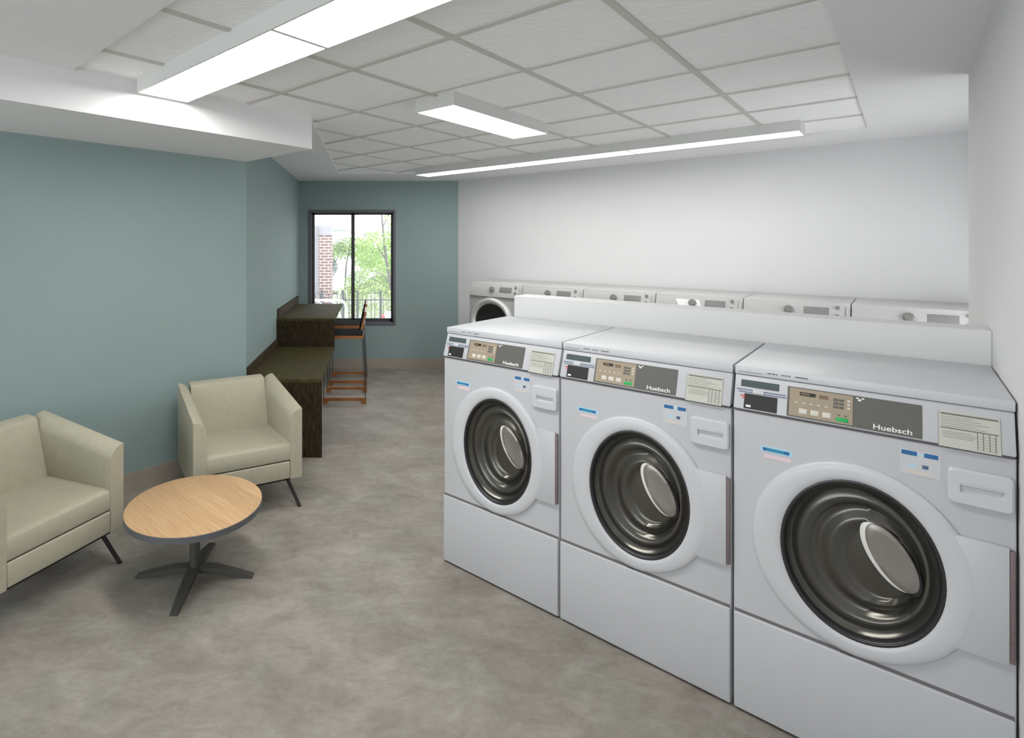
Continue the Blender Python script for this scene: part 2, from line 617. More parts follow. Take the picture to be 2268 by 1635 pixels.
# floor
plan = [P1, P2, P3, P5, W(0.9, 4.0), W(0.9, -3.3), W(-3.9, -3.3)]
mb = MB()
mb.tess([Vector((p.x, p.y, 0)) for p in plan])
fl = struct(mb.build('floor', M['floor'], smooth=0))
bmf = bmesh.new(); bmf.from_mesh(fl.data)
for f in bmf.faces:
    if f.normal.z < 0: f.normal_flip()
ret = bmesh.ops.extrude_face_region(bmf, geom=list(bmf.faces))
for v in [g for g in ret['geom'] if isinstance(g, bmesh.types.BMVert)]: v.co.z -= 0.05
bmesh.ops.recalc_face_normals(bmf, faces=list(bmf.faces))
bmf.to_mesh(fl.data); bmf.free()

# ceiling: plaster border with the tile field let into it
Yf = 6.634
tray = [W(-2.94, 0.88), W(-2.94, 2.385), Vector((-0.4385, Yf, 0)), Vector(((5.483 - Yf * CA) / SA, Yf, 0)), W(-0.202, 5.483), W(-0.202, 0.88)]
outer = [P1 + Vector((-.1, 0, 0)), P2 + Vector((-.1, .1, 0)), P3 + Vector((.05, .1, 0)), W(0.85, 6.24), W(0.85, -3.3), W(-3.85, -3.3)]
mb = MB()
mb.tess([Vector((p.x, p.y, ZC)) for p in outer], [[Vector((p.x, p.y, ZC)) for p in tray]], mat=0)
for i in range(len(tray)):
    a, b = tray[i], tray[(i + 1) % len(tray)]
    mb.poly([Vector((a.x, a.y, ZC)), Vector((b.x, b.y, ZC)), Vector((b.x, b.y, ZT)), Vector((a.x, a.y, ZT))], 0)
mb.tess([Vector((p.x, p.y, ZT)) for p in tray], mat=1)
mb.tess([Vector((p.x, p.y, ZTOP)) for p in outer], mat=0)
ceiling = struct(mb.build('ceiling', [M['ceil'], M['tile']], smooth=0, weld=True))
# exposed grid, clipped to the tile field
def inside(p):
    c = False
    for i in range(len(tray)):
        a, b = tray[i], tray[i - 1]
        if (a.y > p.y) != (b.y > p.y) and p.x < (b.x - a.x) * (p.y - a.y) / (b.y - a.y) + a.x:
            c = not c
    return c


def clip_runs(p, q, n=1600):
    runs, on, s = [], False, None
    for i in range(n + 1):
        r = p.lerp(q, i / n)
        k = inside(r)
        if k and not on: s = r
        if on and not k: runs.append((s, r))
        on = k
    return runs


mb = MB()
def bar(a, b, dz=0.0):
    d = (b - a).normalized(); nn = Vector((-d.y, d.x, 0)) * 0.0135
    r = [a + nn, a - nn, b - nn, b + nn]
    mb.hexa([Vector((c.x, c.y, ZT - .007 - dz)) for c in r] + [Vector((c.x, c.y, ZT + .002 + dz)) for c in r])
for k in range(-2, 7):
    for a, b in clip_runs(W(-6, 1.875 + .6115 * k), W(0, 1.875 + .6115 * k)): bar(a, b)
for k in range(-6, 3):
    for a, b in clip_runs(W(-1.372 + .6085 * k, .7), W(-1.372 + .6085 * k, 5.6)): bar(a, b, .0012)
g = mb.build('ceiling_grid', M['tbar'], parent=ceiling, smooth=0)
# soffit over the seating side
mb = MB()
q = [W(-3.762, -3.2), W(-2.936, -3.2), W(-2.936, 2.388), W(-3.762, 2.388)]
mb.hexa([Vector((c.x, c.y, ZS)) for c in q] + [Vector((c.x, c.y, ZT + .03)) for c in q])
struct(mb.build('ceiling_soffit', M['ceil'], smooth=0))

# baseboards
def base(name, p, q):
    d = (q - p).normalized(); n = Vector((-d.y, d.x, 0))
    a, b = p - n * .008, q - n * .008
    r = [a, b, q, p]
    m_ = MB(); m_.hexa([Vector((c.x, c.y, 0)) for c in r] + [Vector((c.x, c.y, .141)) for c in r])
    return struct(m_.build(name, M['base'], smooth=0))
base('baseboard_left', P9, P1); base('baseboard_counter', P1, P2); base('baseboard_window', P2, P3); base('baseboard_back', P3, W(-3.72, 6.09))

# window
mb = MB()
for b in ((-.896, .282, 2.128, 2.156), (-.896, .282, .592, .622), (-.896, -.866, .622, 2.128), (.252, .282, .622, 2.128)):
    mb.box(b[0], b[1], WY - .014, WY + .004, b[2], b[3], bev=.002, seg=1)
for b in ((WX0, WX1, 2.120, WZ1), (WX0, WX0 + .012, WZ0, WZ1), (WX1 - .012, WX1, WZ0, WZ1)):
    mb.box(b[0], b[1], WY, WY + .12, b[2], b[3])
win = struct(mb.build('window_1', M['frame'], smooth=0))
mb = MB(); mb.box(WX0 + .012, WX1 - .012, WY, WY + .12, WZ0, WZ0 + .014)
mb.build('sill', M['sill'], parent=win, smooth=0)
mb = MB()
Ys = WY + .075
x0, x1, z0, z1 = WX0 + .012, WX1 - .012, WZ0 + .014, WZ1 - .012
for b in ((x0, x1, z0, .672), (x0, x1, 2.094, z1), (x0, -.826, z0, z1), (.222, x1, z0, z1), (-.322, -.276, z0, z1)):
    mb.box(b[0], b[1], Ys, Ys + .035, b[2], b[3])
mb.build('sash', M['sash'], parent=win, smooth=0)
for b in ((-.826, -.322), (-.276, .222)):
    mb = MB(); mb.box(b[0], b[1], Ys + .015, Ys + .019, .672, 2.094)
    mb.build('pane', M['glass'], parent=win, smooth=0)

# ------------------------------------------------------------------ ceiling luminaires
def luminaire(v0, v1, u0, u1, n, along, label, lens='lens'):
    """surface box with n lit lenses along v or u"""
    root = empty('ceiling_light', W((v0 + v1) / 2, (u0 + u1) / 2, ZT), -A, label, 'ceiling light', 'white box ceiling lights')
    a, b = (v1 - v0) / 2, (u1 - u0) / 2
    zb = 2.4906 - ZT
    m_ = MB()
    t = .009
    m_.box(-a, a, -b, -b + t, zb, 0); m_.box(-a, a, b - t, b, zb, 0)
    m_.box(-a, -a + t, -b + t, b - t, zb, 0); m_.box(a - t, a, -b + t, b - t, zb, 0)
    m_.box(-a + t, a - t, -b + t, b - t, zb + .02, 0)
    L = 2 * a if along == 'v' else 2 * b
    for k in range(1, n):
        c = -L / 2 + L * k / n
        if along == 'v': m_.box(c - t, c + t, -b + t, b - t, zb, zb + .02)
        else: m_.box(-a + t, a - t, c - t, c + t, zb, zb + .02)
    m_.build('housing', M['housing'], parent=root, smooth=0)
    for k in range(n):
        c0, c1 = -L / 2 + L * k / n + t, -L / 2 + L * (k + 1) / n - t
        l_ = MB()
        if along == 'v': l_.box(c0, c1, -b + t, b - t, zb + .003, zb + .012)
        else: l_.box(-a + t, a - t, c0, c1, zb + .003, zb + .012)
        l_.build('lens', M[lens], parent=root, smooth=0)
    return root


luminaire(-2.905, -.484, 1.179, 1.463, 2, 'v', 'long two-lens ceiling light box nearest the soffit and the teal wall')
luminaire(-2.141, -1.852, 2.548, 3.704, 1, 'u', 'short single-lens ceiling light box in the middle of the tile field', 'lens_short')
luminaire(-4.065, -.530, 4.833, 5.078, 3, 'v', 'long three-lens ceiling light box along the white back wall', 'lens_back')

# ------------------------------------------------------------------ washers
def ell(cx, cz, r, a, bx, c, n=64):
    """points of a leaning ellipse in the x-z plane"""
    return [(cx + r * (a * math.cos(t) + bx * math.sin(t)), cz + r * c * math.sin(t)) for t in [2 * math.pi * k / n for k in range(n)]]


WW, WD, WH = 0.656, 0.655, 1.245        # washer width, depth, height
def make_washer(label):
    root = empty('washing_machine', (0, 0, 0), -A, label, 'washing machine', 'front-load washers in the front row')
    # cabinet with a leaning round opening
    m_ = MB()
    b = .006
    hole = [Vector((x, 0, z)) for x, z in ell(.330, .671, .97, .194, 0, .257)]
    zt_ = 1.088
    m_.tess([Vector((b, 0, .008)), Vector((WW - b, 0, .008)), Vector((WW - b, 0, zt_)), Vector((b, 0, zt_))], [hole])
    m_.rings([[Vector((p.x, y, p.z)) for p in hole] for y in (0, .09)], cap0=False, cap1=True)
    # rounded front edges, sides, back, top
    prof = [(b, 0), (.0018, .0018), (0, b), (0, WD), (WW, WD), (WW, b), (WW - .0018, .0018), (WW - b, 0)]
    for i in range(len(prof) - 1):
        p, q_ = prof[i], prof[i + 1]
        m_.poly([Vector((p[0], p[1], .008)), Vector((q_[0], q_[1], .008)), Vector((q_[0], q_[1], zt_)), Vector((p[0], p[1], zt_))])
    m_.poly([Vector((p[0], p[1], .008)) for p in prof])
    m_.poly([Vector((p[0], p[1], zt_)) for p in prof])
    m_.box(.02, WW - .02, .03, WD - .02, 0, .01)
    bmesh.ops.remove_doubles(m_.bm, verts=list(m_.bm.verts), dist=1e-5)
    bmesh.ops.recalc_face_normals(m_.bm, faces=list(m_.bm.faces))
    m_.build('cabinet', M['washer'], parent=root)
    # lower panel with a shadow gap above it
    m_ = MB(); m_.box(.002, WW - .002, -.010, .002, .010, .356, bev=.005, seg=3)
    m_.build('lower_panel', M['washer'], parent=root)
    m_ = MB(); m_.box(.004, WW - .004, -.0015, .001, .354, .366); m_.box(.29, .318, -.006, 0, .352, .359, bev=.002)
    m_.build('seam', M['gap'], parent=root)
    m_ = MB(); m_.box(.004, WW - .004, -.001, .010, zt_ - .002, zt_ + .008)
    m_.build('seam', M['gap'], parent=root)
    # leaning console
    y0, z0, y1, z1 = -.012, 1.096, .030, 1.213
    m_ = MB()
    m_.hexa([Vector((0.001, y0, z0)), Vector((WW - .001, y0, z0)), Vector((WW - .001, WD, z0)), Vector((0.001, WD, z0)),
             Vector((0.001, y1, z1)), Vector((WW - .001, y1, z1)), Vector((WW - .001, WD, z1)), Vector((0.001, WD, z1))], bev=.004, seg=2)
    console = m_.build('console', M['washer'], parent=root)
    # lid
    m_ = MB(); m_.box(0.0, WW, .024, WD, 1.2145, WH, bev=.003, seg=2)
    lid = m_.build('lid', M['washer_lid'], parent=root)
    m_ = MB()
    for xx, ln in ((.095, .012), (.109, .008), (.119, .005), (.135, .006), (.144, .006), (.153, .006), (.172, .034)):
        m_.box(xx, xx + ln, .0232, .0245, 1.2275, 1.2315)
    m_.box(.010, .080, .0234, .0246, 1.223, 1.226, mat=1)
    m_.build('printed_marks', [M['ink'], M['ink_soft']], parent=lid)
    # things on the console sit in its leaning plane
    ang = math.atan2(y1 - y0, z1 - z0)
    Lc = math.hypot(y1 - y0, z1 - z0)
    CM = Matrix.Translation((0, y0, z0)) @ Matrix.Rotation(-ang, 4, 'X')
    def cb(mbx, xa, xb, s0, s1, d=.0015, mat=0, bev=0):
        # s: height along the console face measured from z (vertical metres)
        k = Lc / (z1 - z0)
        mbx.box(xa, xb, -d, .002, (s0 - z0) * k, (s1 - z0) * k, bev=bev, seg=2, mat=mat, M=CM)
    cr = MB()
    cb(cr, .020, .129, 1.173, 1.196, .0012, 0)
    cb(cr, .008, .148, 1.1615, 1.164, .0016, 1)
    cb(cr, .014, .150, 1.154, 1.1565, .0016, 1)
    cb(cr, .056, .088, 1.154, 1.166, .004, 4, .0015)
    cb(cr, .032, .126, 1.1005, 1.1505, .0016, 2)
    cb(cr, .038, .052, 1.106, 1.113, .0022, 3)
    cb(cr, .020, .034, 1.140, 1.1435, .0016, 5); cb(cr, .026, .036, 1.133, 1.136, .0016, 5)
    cr.build('card_reader', [M['tick'], M['navy'], M['black'], M['print_white'], M['washer_trim'], M['red']], parent=root)
    kp = MB(); cb(kp, .153, .474, 1.1005, 1.1955, .002)
    plate = kp.build('control_plate', M['plate'], parent=root)
    kp = MB(); cb(kp, .159, .3195, 1.1045, 1.1925, .0032); kp.build('keypad', M['bronze'], parent=plate)
    kp = MB(); cb(kp, .186, .227, 1.171, 1.182, .0044, 0); cb(kp, .236, .259, 1.170, 1.181, .0042, 1); cb(kp, .189, .212, 1.1735, 1.1795, .0048, 1)
    kp.build('display', [M['black'], M['bronze_dark']], parent=plate)
    kp = MB()
    for xx in (.196, .226, .256):
        kb = MB(); cb(kb, xx - .011, xx + .011, 1.1135, 1.1305, .005, 0, .0024); kb.build('selector_button', M['key'], parent=plate)
    for xx in (.178, .197, .216, .235, .254):  # row of small keys, joined in one mesh
        cb(kp, xx - .004, xx + .004, 1.1455, 1.150, .004, 1)
    kp.build('small_keys', [M['key'], M['card']], parent=plate)
    for i in range(3):
        kp = MB(); cb(kp, .306, .313, 1.150 + i * .011, 1.156 + i * .011, .0045, 0); kp.build('side_key', M['key'], parent=plate)
    kp = MB()
    for i in range(3):
        for j in range(2):
            cb(kp, .272 + j * .014, .284 + j * .014, 1.148 + i * .011, 1.1555 + i * .011, .0042, 0)
    cb(kp, .284, .290, 1.126, 1.131, .0042, 0); cb(kp, .300, .306, 1.126, 1.131, .0042, 0)
    kp.build('arrow_keys', M['plate'], parent=plate)
    kp = MB(); cb(kp, .279, .310, 1.1095, 1.122, .005, 0, .002); kp.build('start_button', M['green'], parent=plate)
    kp = MB()
    for xx, zz in ((.327, 1.190), (.333, 1.186), (.340, 1.190)):
        cb(kp, xx, xx + .006, zz - .003, zz + .001, .0028, 0)
    cb(kp, .331, .339, 1.1805, 1.185, .0028, 0)
    kp.build('emblem', M['print_white'], parent=plate)
    TM = CM @ Matrix.Translation((.366, -.0024, .0115)) @ Matrix.Rotation(math.radians(90), 4, 'X') @ Matrix.Diagonal((1.16, 1.0, 1.0, 1.0))
    text_mesh('Huebsch', .0215, 'lettering', M['print_white'], plate, TM, .0005, .00028)
    kp = MB(); cb(kp, .507, .628, 1.093, 1.190, .0015, 0)
    cd = kp.build('instruction_card', M['card'], parent=root)
    kp = MB()
    cb(kp, .512, .624, 1.181, 1.1855, .002, 0); cb(kp, .512, .624, 1.143, 1.146, .002, 0)
    for i in range(5): cb(kp, .513, .575 + (i * 37 % 5) * .008, 1.174 - i * .0062, 1.1757 - i * .0062, .0019, 1)
    for i in range(4): cb(kp, .516, .572 + (i * 23 % 4) * .004, 1.134 - i * .005, 1.1358 - i * .005, .0019, 1)
    for xx in (.583, .594, .606, .617): cb(kp, xx, xx + .0016, 1.098, 1.142, .0019, 0)
    for i in range(6): cb(kp, .583, .622, 1.099 + i * .007, 1.1003 + i * .007, .0019, 1)
    for xx in (.507, .6268): cb(kp, xx, xx + .0012, 1.093, 1.190, .0018, 1)
    kp.build('printed_lines', [M['ink'], M['ink_soft']], parent=cd)
    # stickers on the front
    kp = MB()
    kp.box(.080, .168, -.0008, .001, .957, .977, mat=1); kp.box(.086, .160, -.0012, .001, .961, .972, mat=0)
    kp.box(.087, .097, -.0016, .001, .9615, .9715, mat=2); kp.box(.146, .158, -.0016, .001, .9615, .9715, mat=2)
    kp.box(.090, .164, -.0006, .001, .936, .950, mat=3)
    kp.build('sticker', [M['blue'], M['blue_pale'], M['blue_deep'], M['pink']], parent=root)
    kp = MB()
    kp.box(.426, .512, -.0008, .001, .985, 1.060, mat=1); kp.box(.430, .463, -.0014, .001, 1.044, 1.057, mat=0); kp.box(.478, .507, -.0014, .001, 1.044, 1.057, mat=0)
    kp.box(.463, .478, -.0012, .001, 1.047, 1.053, mat=3)
    kp.box(.474, .487, -.0014, .001, 1.009, 1.020, mat=4); kp.box(.444, .462, -.0012, .001, 1.010, 1.018, mat=5); kp.box(.440, .490, -.0012, .001, .990, .998, mat=2)
    kp.build('sticker', [M['blue_deep'], M['washer_trim'], M['beige_pale'], M['blue_pale'], M['navy'], M['blue_pale']], parent=root)
    # soap drawer with a scooped grip
    def rrect(xa, xb, za, zb, r, y, n=5):
        pts = []
        for cx_, cz_, a0 in ((xb - r, zb - r, 0), (xa + r, zb - r, 90), (xa + r, za + r, 180), (xb - r, za + r, 270)):
            for k in range(n + 1):
                t = math.radians(a0 + 90 * k / n)
                pts.append(Vector((cx_ + r * math.cos(t), y, cz_ + r * math.sin(t))))
        return pts
    m_ = MB()
    g0 = rrect(.549, .634, .966, .997, .006, -.016)
    m_.tess(rrect(.530, .6465, .937, 1.0305, .010, -.016), [g0])
    m_.rings([g0, rrect(.551, .632, .968, .990, .005, -.012), rrect(.555, .628, .972, .984, .004, -.004)], cap0=False, cap1=True)
    m_.rings([rrect(.530, .6465, .937, 1.0305, .010, -.016), rrect(.5255, .651, .9325, 1.035, .013, -.0115), rrect(.524, .6525, .931, 1.0365, .014, .001)], cap0=False, cap1=False)
    bmesh.ops.remove_doubles(m_.bm, verts=list(m_.bm.verts), dist=1e-5)
    bmesh.ops.recalc_face_normals(m_.bm, faces=list(m_.bm.faces))
    m_.build('soap_drawer', M['washer_trim'], parent=root, smooth=20)
    m_ = MB(); m_.box(.551, .632, -.0155, -.006, .989, .9965, bev=.002)
    m_.build('drawer_grip', M['washer'], parent=root)
    # door: flat convex ring
    m_ = MB()
    prof = [(1.0, 0.001), (1.0, -.007), (.985, -.011), (.94, -.0145), (.88, -.016), (.80, -.016), (.74, -.0145), (.725, -.011)]
    def ring_pts(r, y):
        # blends from the outer outline to the glass outline
        k = (r - .725) / .275
        return [Vector((x, y, z)) for x, z in ell(.330 - .007 * k, .671 + .002 * k, 1.0, .194 + .073 * k, 0, .257 + .051 * k)]
    m_.rings([ring_pts(r, y) for r, y in prof], cap0=False, cap1=False)
    door = m_.build('door', M['washer_trim'], parent=root, smooth=50)
    def ecc(r, y, dx=0, dz=0):
        return [Vector((x + dx, y, z + dz)) for x, z in ell(.330, .671, r, .194, 0, .257)]
    m_ = MB(); m_.rings([ecc(1.0, -.011), ecc(.985, -.013), ecc(.962, -.012), ecc(.945, -.004), ecc(.93, .008)], cap0=False, cap1=False)
    m_.build('gasket', M['rim'], parent=door, smooth=60)
    # stepped glass bowl, its centre set off towards the hinge side
    m_ = MB()
    steps = [(.95, .006, 0), (.91, .020, 0), (.87, .026, .002), (.83, .019, .004), (.78, .012, .008), (.73, .013, .012), (.69, .026, .016), (.64, .036, .020),
             (.59, .031, .026), (.545, .020, .032), (.50, .016, .038), (.465, .026, .044), (.43, .034, .050), (.40, .033, .054)]
    m_.rings([ecc(r, y, dx, 0) for r, y, dx in steps], cap0=False, cap1=True)
    m_.build('glass_bowl', M['bowl'], parent=door, smooth=60)
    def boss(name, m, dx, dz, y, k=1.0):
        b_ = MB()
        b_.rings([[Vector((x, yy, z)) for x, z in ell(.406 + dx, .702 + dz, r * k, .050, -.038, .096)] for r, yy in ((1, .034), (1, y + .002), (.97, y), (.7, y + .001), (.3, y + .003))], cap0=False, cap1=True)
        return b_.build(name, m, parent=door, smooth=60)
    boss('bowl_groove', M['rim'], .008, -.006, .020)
    boss('bowl_glint', M['glint'], -.008, .002, .016)  # white crescent standing in for the lit lenses reflected in the bowl
    boss('bowl_centre', M['boss'], .003, .003, .011, .97)
    # hinge cover at the right of the door
    m_ = MB(); m_.box(.540, .6425, -.0135, .001, .508, .838, bev=.003, seg=2); m_.build('hinge_cover', M['washer'], parent=door)
    m_ = MB(); m_.box(.6425, .6535, -.012, .001, .516, .832, bev=.003); m_.build('hinge_strip', M['hinge'], parent=door)
    return root


wash = [('white front-load washer at the far left end of the front row', -1.765, .645),
        ('white front-load washer in the middle of the front row of three', -1.1135, .656),
        ('white front-load washer at the near right end, against the right wall', -.4505, .673)]
proto = make_washer(wash[0][0])
for i, (lb, v0, ww) in enumerate(wash):
    o = proto if i == 0 else copy_tree(proto)
    o['label'] = lb
    o.location = W(v0, 2.34)
    o.scale = (ww / WW, 1, 1)

# ------------------------------------------------------------------ dryers along the back wall
def make_dryer(label):
    root = empty('dryer', (0, 0, 0), -A, label, 'dryer', 'front-load dryers along the white back wall')
    dw, dd = .674, .695
    m_ = MB(); m_.box(0, dw, 0, dd, .0, 1.083, bev=.006); m_.build('cabinet', M['dryer'], parent=root)
    y0, z0, y1, z1 = -.010, 1.086, .034, 1.240
    m_ = MB()
    m_.hexa([Vector((0, y0, z0)), Vector((dw, y0, z0)), Vector((dw, dd, z0)), Vector((0, dd, z0)),
             Vector((0, y1, z1)), Vector((dw, y1, z1)), Vector((dw, dd, z1 + .004)), Vector((0, dd, z1 + .004))], bev=.003)
    m_.build('console', M['dryer_panel'], parent=root)
    ang = math.atan2(y1 - y0, z1 - z0)
    CM = Matrix.Translation((0, y0, z0)) @ Matrix.Rotation(-ang, 4, 'X')
    m_ = MB(); m_.box(.004, .640, -.004, .003, .004, .132, bev=.002, M=CM)
    face = m_.build('console_face', M['dryer_panel'], parent=root)
    m_ = MB(); m_.box(.652, .664, -.008, .003, .002, .132, bev=.002, M=CM); m_.build('edge_strip', M['dryer_panel'], parent=root)
    m_ = MB(); m_.box(.398, .552, -.0075, .003, .058, .122, bev=.004, seg=3, M=CM); m_.build('display', M['dryer_display'], parent=face)
    m_ = MB()
    rr = [[CM @ Vector((.304 + r * math.cos(t) * (1 + .06 * math.cos(9 * t)), y, .088 + r * math.sin(t) * (1 + .06 * math.cos(9 * t)))) for t in [2 * math.pi * k / 54 for k in range(54)]] for r, y in ((.030, .0), (.030, -.026), (.024, -.032), (.012, -.033))]
    m_.rings(rr, cap0=False); m_.build('dial', M['dryer_knob'], parent=face)
    for s in (.060, .124):
        m_ = MB(); c = CM @ Vector((.600, 0, s)); c2 = CM @ Vector((.600, -.014, s))
        m_.tube([c, c2], .013, 20); m_.build('button', M['dryer_knob'], parent=face)
    m_ = MB()
    def circ(r, y): return [Vector((.302 + r * math.cos(t), y, .803 + r * math.sin(t))) for t in [2 * math.pi * k / 64 for k in range(64)]]
    m_.rings([circ(r, y) for r, y in ((.278, .001), (.276, -.022), (.266, -.042), (.25, -.052), (.232, -.050), (.218, -.034), (.205, -.012))], cap0=False, cap1=False)
    dr = m_.build('door', M['chrome'], parent=root, smooth=60)
    m_ = MB(); m_.rings([circ(.207, -.013), circ(.204, -.018), circ(.192, -.018), circ(.188, -.010)], cap0=False, cap1=False); m_.build('gasket', M['rim'], parent=dr)
    m_ = MB(); m_.rings([circ(.190, -.010), circ(.12, -.006), circ(.05, -.004)], cap0=False, cap1=True); m_.build('glass', M['dryer_glass'], parent=dr, smooth=60)
    return root


dl = ['grey dryer at the far left of the back row, its round door in view',
      'second grey dryer from the left in the back row, only its console showing',
      'third grey dryer from the left in the back row, between two plain ones',
      'grey dryer in the back row with the bright white patch on its console',
      'second grey dryer from the right end of the back row',
      'grey dryer at the right end of the back row, cut off by the right wall']
proto = make_dryer(dl[0])
for i, lb in enumerate(dl):
    o = proto if i == 0 else copy_tree(proto)
    o['label'] = lb
    o.location = W(-3.69 + .68 * i, 5.385 + .001)
    dr4 = o if i == 3 else (dr4 if i > 3 else None)
# slanted white patch on the fourth console, laid on as a thin plate
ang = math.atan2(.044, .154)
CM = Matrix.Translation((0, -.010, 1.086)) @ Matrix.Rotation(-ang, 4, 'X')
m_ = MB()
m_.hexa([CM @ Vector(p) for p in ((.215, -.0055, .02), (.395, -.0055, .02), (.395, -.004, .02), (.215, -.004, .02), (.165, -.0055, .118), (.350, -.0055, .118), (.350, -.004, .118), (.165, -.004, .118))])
tag(m_.build('white_patch', M['pale_patch'], parent=dr4, smooth=0), 'bright white patch')

# ------------------------------------------------------------------ armchairs
def make_chair(label):
    root = empty('armchair', (0, 0, 0), 0, label, 'armchair', 'beige upholstered armchairs')
    w2, d, zb, zf, zk, t = .337, .655, .192, .633, .722, .078
    for s in (1, -1):
        m_ = MB(); rg = []
        for y, za in ((0, zf), (.004, zf + .002), (d, zk)):
            pr = [(w2, zb), (w2, za - .006)]
            pr += [(w2 - .003 - (t - .003) * (1 - math.cos(a_)), za - .070 * (1 - math.sin(math.pi / 2 - a_))) for a_ in [math.pi / 2 * k / 10 for k in range(11)]]
            pr += [(w2 - t, zb)]
            # quarter-round from the outer top edge down to the inner face
            pr = [(w2, zb), (w2, za)] + [(w2 - t * math.sin(a_), za - .072 * (1 - math.cos(a_))) for a_ in [math.pi / 2 * k / 10 for k in range(1, 11)]] + [(w2 - t, zb)]
            rg.append([Vector((s * x, y, z)) for x, z in pr])
        m_.rings([rg[0], rg[2]])
        m_.build('arm', M['fabric'], parent=root, smooth=28)
    iw = w2 - t - .001
    # seat cushion, bowed front top edge
    m_ = MB()
    prof = [(.004, .314), (.001, .322), (.001, .392), (.006, .406), (.022, .415), (.05, .417), (.56, .397), (.56, .314)]
    m_.rings([[Vector((x, y, z)) for y, z in prof] for x in (-iw, iw)])
    m_.build('seat_cushion', M['fabric'], parent=root, smooth=40)
    m_ = MB(); m_.box(-iw, iw, .012, d - .02, .200, .312)
    m_.build('seat_base', M['under'], parent=root)
    m_ = MB(); m_.box(-iw, iw, -.001, .02, .197, .306, bev=.007, seg=3)
    m_.build('front_rail', M['fabric'], parent=root)
    m_ = MB(); m_.box(-w2 + .012, w2 - .012, .010, d - .01, .186, .196)
    m_.build('underside', M['under'], parent=root)
    m_ = MB()
    prof = [(.500, .380), (.597, .690), (.606, .705), (.622, .713), (.690, .717), (.697, .708), (.667, .30), (.655, .197), (.56, .197), (.56, .38)]
    m_.rings([[Vector((x, y, z)) for y, z in prof] for x in (-iw, iw)])
    m_.build('backrest', M['fabric'], parent=root, smooth=40)
    for sx in (1, -1):
        for sy in (0, 1):
            top = Vector((sx * (w2 - .085), .075 if sy == 0 else d - .075, .190))
            ft = Vector((sx * (w2 - .012), .012 if sy == 0 else d - .012, 0.0))
            dd = (ft - top).normalized()
            m_ = MB()
            rg = []
            for z, r in ((.190, .0125), (0.0, .0125)):
                c = top + dd * ((z - top.z) / dd.z)
                rg.append([Vector((c.x + r * math.cos(k * math.pi / 7), c.y + r * math.sin(k * math.pi / 7), z)) for k in range(14)])
            m_.rings(rg); m_.build('leg', M['leg'], parent=root)
    return root


def place_chair(o, fx, fy, an):
    # fx, fy: floor point below the front right corner
    o.rotation_euler.z = an
    o.location = (fx - .337 * math.cos(an), fy - .337 * math.sin(an), 0)


c1 = make_chair('beige armchair beside the dark counter end, behind the round table')
place_chair(c1, -.468, 3.505, .477)
c2 = copy_tree(c1)
c2['label'] = 'beige armchair at the left edge of the picture, its near arm cut off'
place_chair(c2, -1.335, 2.891, 1.125)

# ------------------------------------------------------------------ round table
tb = empty('round_table', (-.913, 2.765, 0), 0, 'low round table with pale wood top and dark grey edge', 'table')
def cring(r, z, n=96): return [Vector((r * math.cos(2 * math.pi * k / n), r * math.sin(2 * math.pi * k / n), z)) for k in range(n)]
m_ = MB(); m_.rings([cring(.332, .3745), cring(.332, .377), cring(.3305, .3778)], cap0=True, cap1=True); m_.build('table_top', M['maple'], parent=tb)
m_ = MB(); m_.rings([cring(.325, .342), cring(.334, .346), cring(.3345, .374), cring(.333, .3755), cring(.3315, .3745)], cap0=True, cap1=False); m_.build('edge_band', M['edge'], parent=tb)
m_ = MB(); m_.rings([cring(.026, .03, 28), cring(.026, .343, 28)]); m_.build('column', M['base_metal'], parent=tb)
m_ = MB(); m_.box(-.11, .11, -.11, .11, .333, .344, bev=.003); m_.build('mounting_plate', M['base_metal'], parent=tb)
for k in range(4):
    m_ = MB()
    pts = [(0.0, .027, .036, .060), (.10, .026, .026, .056), (.20, .021, .012, .036), (.295, .017, .0, .012)]
    R = Matrix.Rotation(math.pi / 2 * k, 4, 'Z')
    m_.rings([[R @ Vector((x, -h, zb)), R @ Vector((x, h, zb)), R @ Vector((x, h, zt)), R @ Vector((x, -h, zt))] for x, h, zb, zt in pts])
    m_.build('leg', M['base_metal'], parent=tb, smooth=20)

# ------------------------------------------------------------------ counters
XW = -1.0235
dk = empty('desk_counter', (XW, 4.305, 0), 0, 'low dark brown counter along the teal wall beside the armchair', 'counter')
m_ = MB(); m_.box(0, .605, 0, 1.385, .594, .622, bev=.0015, seg=1); m_.build('worktop', M['counter_top'], parent=dk)
m_ = MB(); m_.box(0, .603, .001, .030, 0, .594); m_.build('end_panel', M['counter_side'], parent=dk)
m_ = MB(); m_.box(0, .020, .040, 1.364, .622, .705); m_.build('backsplash', M['counter_back'], parent=dk)
br = empty('bar_counter', (XW, 5.671, 0), 0, 'raised dark brown bar counter in front of the window, above the low counter', 'counter')
m_ = MB(); m_.box(0, .605, 0, 1.375, .892, .918, bev=.0015, seg=1); m_.build('worktop', M['counter_top'], parent=br)
m_ = MB(); m_.box(0, .603, .001, .028, .6225, .892); m_.build('end_panel', M['counter_side'], parent=br)
m_ = MB(); m_.box(0, .020, .040, 1.505, .918, 1.008); m_.build('backsplash', M['counter_back'], parent=br)
m_ = MB(); m_.box(0, .03, .1, 1.30, .80, .892); m_.box(0, .25, 1.20, 1.23, .72, .892); m_.build('wall_bracket', M['counter_side'], parent=br)

